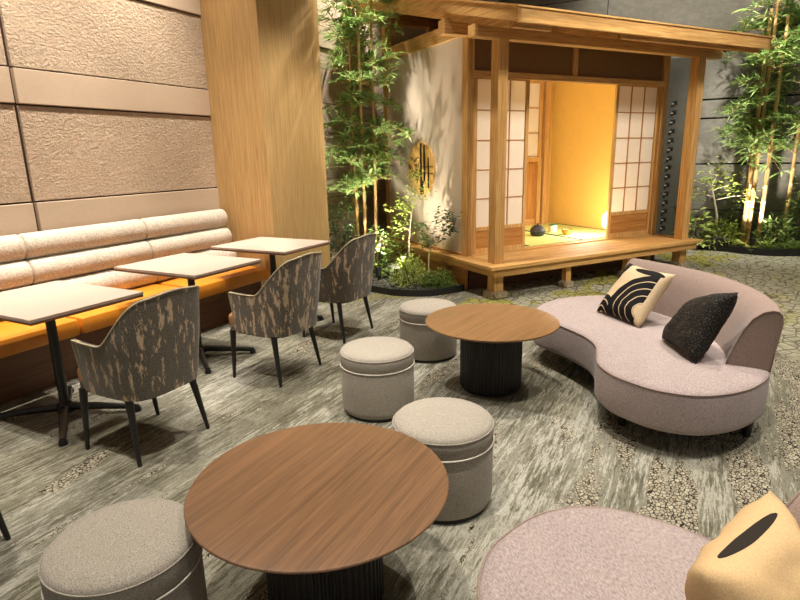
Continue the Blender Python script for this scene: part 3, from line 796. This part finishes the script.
# foundation stones
def stone(label, p, sx, sy, h):
    bm = bmesh.new(); bmesh.ops.create_cube(bm, size=1); bmesh.ops.bevel(bm, geom=list(bm.edges), offset=.12, segments=2, affect='EDGES')
    bmesh.ops.subdivide_edges(bm, edges=list(bm.edges), cuts=2, use_grid_fill=True)
    for v in bm.verts:
        nn = mnoise.noise(v.co*3+Vector((p[0]*7, 0, 0)))*.12
        v.co *= 1+nn
        v.co = Vector((v.co.x*sx, v.co.y*sy, max(0, min(h, (v.co.z+.5)*h))))
    o = obj('foundation_stone', bm, M['stone'], None, True, 40); o.location = tw(p[0], p[1]); o.rotation_euler = (0, 0, TR)
    tag(o, label, 'stone', 'tea house foundation stones')
stone('rough stone block under the left front post of the tea house', (0, 0), .20, .20, .072)
stone('small rough stone under the veranda prop next to the left front post', (.93, -.05), .13, .13, .072)
stone('small rough stone under the veranda prop behind the curved sofa backrest end', (1.87, -.05), .13, .13, .072)
stone('rough stone block under the right front post of the tea house', (PX, 0), .20, .20, .072)
# tatami
def tatami(label, x0, x1):
    t = thing('tatami_mat', label, 'mat', tw(x0, .565, ZV+.0005), TR, 'tatami mats in the tea house')
    w_, l_ = x1-x0-.004, 1.55-.045
    obj('rush_surface', B(.0, w_, 0, l_, 0, .018, .002), M['tatami'], t)
    for a in (0, w_-.028): obj('border', B(a, a+.028, 0, l_, .016, .0205), M['tatami_edge'], t)
tatami('tatami mat on the left of the tea house, behind the left shoji screen', .03, .90)
tatami('middle tatami mat, under the kettle in the tea house opening', .90, 1.77)
tatami('right tatami mat by the ochre wall, partly behind the right shoji screen', 1.77, 2.70)
ZT = ZV+.019
# kettle, potted sprigs, bowl, paper lamp
kt = thing('kettle', 'black cast iron kettle on the tatami in the tea house opening', 'kettle', tw(1.56, 1.15, ZT), .4)
obj('body', lathe([(.062, 0), (.084, .010), (.094, .03), (.097, .052), (.104, .058), (.104, .064), (.098, .068), (.088, .10), (.066, .122), (.05, .128)], 40), M['iron'], kt, True, 50)
ld = obj('lid', lathe([(.056, .127), (.054, .135), (.034, .143), (.001, .146)], 32), M['iron'], kt, True, 50)
obj('knob', lathe([(.007, .144), (.012, .153), (.010, .162), (.001, .166)], 16), M['iron'], ld, True, 60)
for sg in (-1, 1): obj('ring_lug', torus_loop([(.013*math.cos(2*PI*k/14), sg*.096, .09+.013*math.sin(2*PI*k/14)) for k in range(14)], .004), M['iron'], kt, True)
pp = thing('potted_sprigs', 'cream pot with short green sprigs behind the kettle', 'plant', tw(1.93, 1.27, ZT))
obj('pot', lathe([(.046, 0), (.054, .01), (.058, .09), (.056, .098), (.048, .098), (.046, .085), (.001, .085)], 36, rfun=lambda i, n: 1.0 if i % 2 else .985), M['cream_pot'], pp, True, 50)
bwl = thing('bowl', 'small orange wooden bowl on the tatami to the right of the kettle', 'bowl', tw(1.93, 1.0, ZT))
obj('bowl_body', lathe([(.036, 0), (.040, .006), (.064, .034), (.070, .066), (.066, .068), (.058, .038), (.03, .013), (.001, .012)], 36), M['bowl'], bwl, True, 50)
obj('dark_rim', torus_loop([(.068*math.cos(2*PI*i/36), .068*math.sin(2*PI*i/36), .068) for i in range(36)], .0035), M['black_wood'], bwl, True)
lp = thing('paper_lamp', 'glowing white paper lamp half hidden behind the right shoji screen', 'lamp', tw(2.53, .80, ZT))
obj('shade', lathe([(.05, .042), (.09, .06), (.12, .10), (.13, .16), (.12, .22), (.085, .27), (.045, .29), (.03, .29)], 40), M['lamp_paper'], lp, True, 60)
obj('lamp_base', lathe([(.055, 0), (.055, .044)], 24), M['black_wood'], lp)
point('paper_lamp_light', tw(2.05, .80, .62), 28, .22, (1, .95, .82))
point('tea_room_light', tw(1.0, .95, 2.3), 32, .12, (1, .90, .60))

# ------------------------------------------------------------------ plants
def leaf(V, F, p, d, up, ln, wd, droop=.2):
    d = d.normalized(); s = d.cross(up)
    if s.length < 1e-3: s = d.orthogonal()
    s.normalize(); nrm = s.cross(d)
    b = len(V)
    m = p+d*ln*.4-Vector((0, 0, 1))*droop*ln*.12; t = p+d*ln-Vector((0, 0, 1))*droop*ln*.5
    V += [p, m+s*wd/2+nrm*wd*.15, t, m-s*wd/2+nrm*wd*.15, m]
    F += [(b, b+1, b+4), (b+1, b+2, b+4), (b, b+4, b+3), (b+4, b+2, b+3)]
def mesh_vf(name, V, F, mat, parent):
    me = bpy.data.meshes.new(name); me.from_pydata([tuple(v) for v in V], [], F); me.materials.append(mat)
    o = bpy.data.objects.new(name, me); C.objects.link(o)
    if parent: o.parent = parent
    return o
def rv(rnd): 
    a = rnd.uniform(0, 2*PI); return Vector((math.cos(a), math.sin(a), 0))
def bamboo(label, loc, h, r, seed, z_leaf=(.9, 3.4), spread=.42, dens=1.0, ln=.12, lean=(0, 0), leafmat='bamboo_leaf', group=None):
    rnd = random.Random(seed)
    t = thing('bamboo', label, 'bamboo', loc, 0, group)
    pts, rads = [], []; z = 0.0; node = []
    step = .22
    while z < h:
        for dz, k in ((0, 1.0), (.006, 1.14), (.014, 1.0)):
            f = (z+dz)/h; pts.append((lean[0]*f, lean[1]*f, z+dz)); rads.append(r*k*(1-.35*f))
        node.append(z); z += step*rnd.uniform(.9, 1.1)
    pts.append((lean[0], lean[1], h)); rads.append(r*.6)
    obj('culm', tube(pts, 0, 12, None, rads), M['bamboo'], t, True, 50)
    V, F = [], []; tw_ = bmesh.new()
    for z in node:
        if z < z_leaf[0] or z > z_leaf[1]: continue
        nb = max(1, int(rnd.uniform(2, 4)*dens))
        for _ in range(nb):
            f = z/h; base = Vector((lean[0]*f, lean[1]*f, z)); d = (rv(rnd)+Vector((0, 0, rnd.uniform(.1, .9)))).normalized()
            L_ = spread*rnd.uniform(.5, 1.1)
            path = [base+d*L_*s-Vector((0, 0, 1))*L_*.45*s*s for s in (0, .25, .5, .75, 1)]
            tube(path, 0, 4, tw_, [.0035, .003, .0025, .002, .0012], cap=False)
            for i in range(1, 5):
                for _k in range(rnd.randint(2, 3)):
                    dd = (rv(rnd)*.9+d*.7+Vector((0, 0, rnd.uniform(-.2, .35)))).normalized()
                    st = path[i]+Vector((rnd.uniform(-.02, .02), rnd.uniform(-.02, .02), rnd.uniform(-.02, .02)))
                    e = st+dd*rnd.uniform(.05, .11)
                    tube([st, e], .0012, 3, tw_, cap=False)
                    for q in range(rnd.randint(4, 6)):
                        ld_ = (dd+rv(rnd)*.75+Vector((0, 0, rnd.uniform(-.35, .2)))).normalized()
                        leaf(V, F, e-dd*rnd.uniform(0, .06), ld_, Vector((rnd.uniform(-.4, .4), rnd.uniform(-.4, .4), 1)), ln*rnd.uniform(.6, 1.15), ln*.135*rnd.uniform(.8, 1.2), .5)
    obj('branch', tw_, M['bamboo'], t)['kind'] = 'stuff'
    mesh_vf('foliage', V, F, M[leafmat], t)
    return t
def shrub(name, label, cat, loc, rx, h, n, ln, wd, mat, seed, up=.5, group=None, droop=.4, z0=0.0, stems=6):
    rnd = random.Random(seed); t = thing(name, label, cat, loc, 0, group)
    V, F = [], []; sb = bmesh.new()
    for _ in range(stems):
        a = rv(rnd)*rnd.uniform(.2, .7)*rx
        tube([(0, 0, 0), (a.x*.5, a.y*.5, h*.45), (a.x, a.y, h*.8)], 0, 5, sb, [.006, .004, .002])
    for _ in range(n):
        th = rnd.uniform(0, 2*PI); q = rnd.random()**.45; zz = rnd.random()
        rad = rx*q*math.sqrt(max(.05, 1-(zz*.92)**2.2))
        p = Vector((rad*math.cos(th), rad*math.sin(th), z0+h*zz*(.55+.45*rnd.random())))
        d = Vector((math.cos(th), math.sin(th), 0))*rnd.uniform(.3, 1)+rv(rnd)*.6+Vector((0, 0, rnd.uniform(-.3, 1)*up))
        leaf(V, F, p, d, Vector((rnd.uniform(-.5, .5), rnd.uniform(-.5, .5), 1)), ln*rnd.uniform(.6, 1.2), wd*rnd.uniform(.7, 1.2), droop)
    obj('stem', sb, M['twig'], t); mesh_vf('foliage', V, F, M[mat], t); return t
def fern(label, loc, n, ln, mat, seed, group=None):
    rnd = random.Random(seed); t = thing('fern', label, 'fern', loc, 0, group)
    for k in range(n):
        V, F = [], []; sb = bmesh.new()
        d = rv(rnd); L_ = ln*rnd.uniform(.7, 1.1); rise = rnd.uniform(.5, 1.1)
        path = [d*L_*s+Vector((0, 0, L_*(rise*s-.75*s*s))) for s in [i/9 for i in range(10)]]
        tube(path, 0, 4, sb, [.003]*10, cap=False)
        sd = Vector((-d.y, d.x, 0))
        for i in range(1, 10):
            wl_ = L_*.26*math.sin(PI*min(1, (i+1)/10.5))
            for sg in (1, -1): leaf(V, F, path[i], sd*sg+d*.45, Vector((0, 0, 1)), wl_, wl_*.28, .3)
        fr = mesh_vf('frond', V, F, M[mat], t); obj('stem', sb, M['shrub_leaf'], fr)
    return t
def sapling(label, loc, pts, r, clusters, mat, seed, ln=.05, bark='bark'):
    rnd = random.Random(seed); t = thing('sapling', label, 'sapling', loc, 0); sb = bmesh.new(); V, F = [], []
    main = catmull(pts, False, 6); tube(main, 0, 8, sb, [r*(1-.6*i/len(main)) for i in range(len(main))])
    for (c, rad, n) in clusters:
        c = Vector(c); a = min(main, key=lambda q: (q-c).length+abs(q.z-c.z+.06)); 
        tube([a, (a+c)/2+Vector((0, 0, .02)), c], 0, 5, sb, [r*.5, r*.35, r*.2])
        for _ in range(n):
            p = c+Vector((rnd.gauss(0, 1), rnd.gauss(0, 1), rnd.gauss(0, .8)))*rad*.6
            leaf(V, F, p, rv(rnd)+Vector((0, 0, rnd.uniform(-.4, .5))), Vector((rnd.uniform(-.5, .5), rnd.uniform(-.5, .5), 1)), ln*rnd.uniform(.7, 1.3), ln*.5, .3)
    obj('trunk', sb, M[bark], t); mesh_vf('foliage', V, F, M[mat], t); return t

# left bed
lf = [(-3.585, 5.235), (-3.40, 5.262), (-3.18, 5.235), (-2.99, 5.205), (-2.75, 5.17), (-2.44, 5.285), (-2.235, 5.56), (-2.20, 5.66)]
lfc = [(p.x, p.y) for p in catmull([(x, y, 0) for x, y in lf], False, 6)]
bed = lfc+[tuple(tw(-.09, .46).xy), tuple(tw(-.09, 2.40).xy), (-4.22, 7.35), (-4.22, 5.18), (-3.585, 5.18)]
tag(obj('gravel_bed', prism(bed, .0, .045), M['gravel']), 'dark gravel bed under the bamboo beside the oak pillar', 'gravel', None, 'stuff')
tag(obj('bed_edging', strip_along(lfc, .018, 0, .07), M['grey_trim']), 'black curved edging strip around the left gravel bed', 'edging')
BG = 'bamboo culms left of the tea house'
for i, (x, y, lab) in enumerate(((-3.72, 5.98, 'bamboo culm closest to the oak pillar, left of the group'), (-3.58, 5.92, 'bamboo culm in the middle of the left group'), (-3.49, 6.02, 'bamboo culm of the left group nearest the tea house wall'))):
    bamboo(lab, (x, y, .04), 3.9, .021, 11+i, (.95, 3.85), .46, 1.45, .16, (.03*(i-1), 0), group=BG)
bamboo('thin leafy bamboo at the back of the left bed against the stone wall', (-3.95, 6.25, .04), 3.2, .014, 15, (.5, 2.0), .36, 1.2, .14)
shrub('shrub', 'dense dark green shrub below the bamboo, close to the oak pillar', 'shrub', (-3.78, 5.66, .04), .24, 1.0, 900, .07, .026, 'dark_leaf', 21)
shrub('shrub', 'pale leafy shrub between the farthest chair and the bamboo stems', 'shrub', (-3.38, 5.86, .04), .20, .62, 420, .085, .03, 'bamboo_leaf', 22)
shrub('shrub', 'leafy green shrub against the tea house skirting behind the garden light', 'shrub', (-3.28, 6.22, .04), .20, .55, 380, .075, .028, 'fresh_leaf', 23)
sapling('slender sapling with round dark green leaves before the plaster wall', (-2.66, 5.74, .04), [(0, 0, 0), (.01, 0, .3), (.05, .02, .55), (.12, .05, .80)], .008,
        [((.03, .0, .42), .07, 30), ((.10, .02, .50), .09, 40), ((.20, .05, .60), .10, 60), ((.14, .06, .74), .11, 70), ((.24, .10, .72), .09, 50), ((-.06, 0, .62), .08, 40), ((-.02, .0, .50), .06, 26)], 'dark_leaf', 31, .062)
sapling('pale thin sapling with light green leaves against the plaster wall', (-2.98, 5.92, .04), [(0, 0, 0), (-.01, 0, .3), (.0, .02, .6), (.05, .05, 1.0)], .009,
        [((-.10, .0, .78), .12, 60), ((.02, .02, .92), .11, 60), ((.12, .05, 1.02), .11, 50), ((-.12, 0, .58), .11, 50), ((.05, .05, 1.18), .09, 40)], 'fresh_leaf', 32, .06)
shrub('groundcover', 'low bright green feathery groundcover in the middle of the left bed', 'groundcover', (-2.80, 5.56, .04), .22, .34, 1300, .055, .013, 'fresh_leaf', 24, 1.6)
shrub('groundcover', 'low dark green feathery groundcover at the right end of the left bed', 'groundcover', (-2.46, 5.58, .04), .19, .20, 900, .05, .014, 'shrub_leaf', 25, 1.0)
shrub('groundcover', 'small rusty leafed plant leaning on the tea house skirting', 'groundcover', (-2.45, 5.80, .04), .10, .30, 60, .06, .02, 'rust_leaf', 26, 1.0)
shrub('groundcover', 'low green tuft at the foot of the farthest armchair', 'groundcover', (-3.42, 5.50, .04), .12, .22, 260, .06, .016, 'fresh_leaf', 27, 1.0)
def pebble(name, label, cat, loc, s, mat, seed):
    bm = bmesh.new(); bmesh.ops.create_icosphere(bm, subdivisions=3, radius=1)
    for v in bm.verts: v.co *= 1+.12*mnoise.noise(v.co*1.7+Vector((seed, 0, 0)))
    for v in bm.verts: v.co = Vector((v.co.x*s[0], v.co.y*s[1], v.co.z*s[2]))
    o = obj(name, bm, M[mat], None, True); o.location = loc; return tag(o, label, cat)
pebble('stone', 'flat white stone in the left gravel bed', 'stone', (-3.22, 5.98, .10), (.10, .08, .07), 'white_stone', 3)
def garden_light(label, loc, target, watts, deg, col=(1, .93, .80)):
    d = Vector(target)-Vector(loc); rz = math.atan2(d.y, d.x)
    t = thing('garden_spotlight', label, 'spotlight', loc, rz, 'black garden spotlights')
    obj('spike', lathe([(.008, 0), (.008, .05)], 10), M['black'], t)
    el = math.atan2(d.z, math.hypot(d.x, d.y)); rot = Matrix.Translation((0, 0, .085)) @ Matrix.Rotation(PI/2-el, 4, 'Y')
    bm = lathe([(.020, -.05), (.032, -.045), (.034, .055), (.030, .058), (.028, .045)], 24); bm.transform(rot); obj('housing', bm, M['black'], t, True, 40)
    bm = lathe([(.028, .040), (.001, .044)], 24, cap=False); bm.transform(rot); obj('lens', bm, M['lens'], t)
    dn = d.normalized()
    spot('garden_light_beam', Vector(loc)+Vector((0, 0, .085))+dn*.08, target, watts, deg, .7, .025, col)
garden_light('black garden spotlight nearest the farthest armchair in the left bed', (-3.24, 5.62, .045), (-3.60, 6.05, 2.0), 210, 85)
garden_light('black garden spotlight right of the other one in the left bed', (-3.00, 5.60, .045), tuple(tw(-.03, 1.0, 2.4)), 64, 110)

# right bed
rf = [(-.7, 9.55), (-.2, 9.46), (.10, 9.42), (.40, 9.33), (.66, 9.21), (.95, 9.16), (1.3, 9.28), (2.2, 9.4), (3.4, 9.2)]
rfc = [(p.x, p.y) for p in catmull([(x, y, 0) for x, y in rf], False, 6)]
tag(obj('gravel_bed', prism(rfc+[(3.4, 10.28), (-.08, 10.28), (-.7, 9.7)], 0, .06), M['gravel']), 'dark gravel bed along the grey wall right of the tea house', 'gravel', None, 'stuff')
tag(obj('bed_edging', strip_along(rfc, .02, 0, .095), M['grey_trim']), 'black edging strip along the right gravel bed', 'edging')
RG = 'bamboo culms right of the tea house'
for i, (x, y, lab, hh, rr) in enumerate(((.60, 9.78, 'thick bamboo culm, left of the pair touching each other at right', 3.2, .034), (.665, 9.80, 'thick bamboo culm, right of the pair touching each other at right', 3.5, .030), (.80, 9.76, 'single bamboo culm just right of the touching pair', 3.1, .030), (1.12, 9.95, 'leafy bamboo culm at the right picture edge', 3.2, .026))):
    bamboo(lab, (x, y, .055), hh, rr, 41+i, (1.25, 3.4), .66, 1.25, .20, (0, 0), group=RG)
sapling('small tree with a forked white trunk right of the tea house post', (.22, 9.72, .055), [(0, 0, 0), (.02, 0, .35), (-.03, 0, .6), (-.10, 0, .85)], .02,
        [((-.2, 0, .95), .16, 50), ((.12, .05, .85), .17, 60), ((-.32, .0, .72), .14, 40), ((.0, .05, 1.1), .18, 60), ((.35, .0, .72), .15, 40)], 'fresh_leaf', 51, .085)
shrub('shrub', 'pale yellow-green broad leaved plant at the foot of the right tea house post', 'shrub', (-.05, 9.62, .055), .26, .55, 150, .13, .075, 'bright_leaf', 52, .6)
shrub('shrub', 'spiky green shrub in front of the white trunked tree', 'shrub', (.32, 9.58, .055), .25, .42, 420, .12, .022, 'fresh_leaf', 53, .9)
shrub('shrub', 'dark green shrub behind the bamboo pair at the grey wall', 'shrub', (.50, 10.0, .055), .32, .62, 500, .10, .03, 'dark_leaf', 54)
shrub('shrub', 'light leafed plant right of the single bamboo culm', 'shrub', (.98, 9.66, .055), .22, .45, 240, .14, .03, 'bamboo_leaf', 55, .9)
shrub('shrub', 'tall dark shrub against the wall at the right picture edge', 'shrub', (1.35, 9.9, .055), .32, 1.0, 700, .10, .03, 'shrub_leaf', 56)
fern('fern with long bright fronds in front of the bamboo pair', (.66, 9.48, .055), 16, .36, 'fresh_leaf', 57, 'ferns in the right bed')
fern('dark fern at the right picture edge beside the gravel', (1.22, 9.55, .055), 18, .42, 'shrub_leaf', 58, 'ferns in the right bed')
fern('fern in the right bed behind the garden spotlight', (.90, 9.50, .055), 14, .30, 'shrub_leaf', 59, 'ferns in the right bed')
pebble('rock', 'dark rounded rock on the gravel beside the right tea house post', 'rock', (.33, 9.50, .10), (.16, .10, .10), 'rock', 9)
garden_light('black garden spotlight on the gravel in front of the right bamboo', (.70, 9.36, .055), (.75, 9.9, 1.9), 170, 100, (1, .94, .82))
# leaves on the pot behind the kettle
rnd = random.Random(5); V, F = [], []
for _ in range(90):
    a = rv(rnd)*rnd.uniform(0, .045); leaf(V, F, Vector((a.x, a.y, .085)), a*12+Vector((0, 0, .6)), Vector((0, .3, 1)), .045, .014, .3)
mesh_vf('sprigs', V, F, M['matcha'], pp)

# dark slotted panel standing by the grey wall
dp = thing('slotted_panel', 'dark steel panel with a column of small slots between tea house frame and right post', 'panel', (-.62, 10.2, 0), 0)
obj('sheet', B(-.50, .42, -.05, .05, 0, 2.78, .004), M['steel_dark'], dp)
for i in range(15):
    z = .20+i*.137
    s = obj('slot', B(.09, .155, -.062, -.049, z, z+.045), M['black'], dp)
    obj('tab', B(.08, .11, -.08, -.06, z-.006, z+.012), M['tab'], s)
spot('garden_wall_light', (.2, 8.2, 4.4), (.6, 9.75, 1.3), 760, 60, .8, .05, (1, .96, .88))
spot('tea_house_front_fill', tuple(tw(.5, -4.2, 4.4)), tuple(tw(.6, .5, 1.4)), 800, 40, .8, .5)  # added soft front light to brighten the shoji, not a known fitting
spot('tea_house_front_fill', tuple(tw(2.0, -4.2, 4.4)), tuple(tw(2.1, .4, 1.3)), 800, 44, .8, .5)  # second added front fill, reaching the right screen under the eave
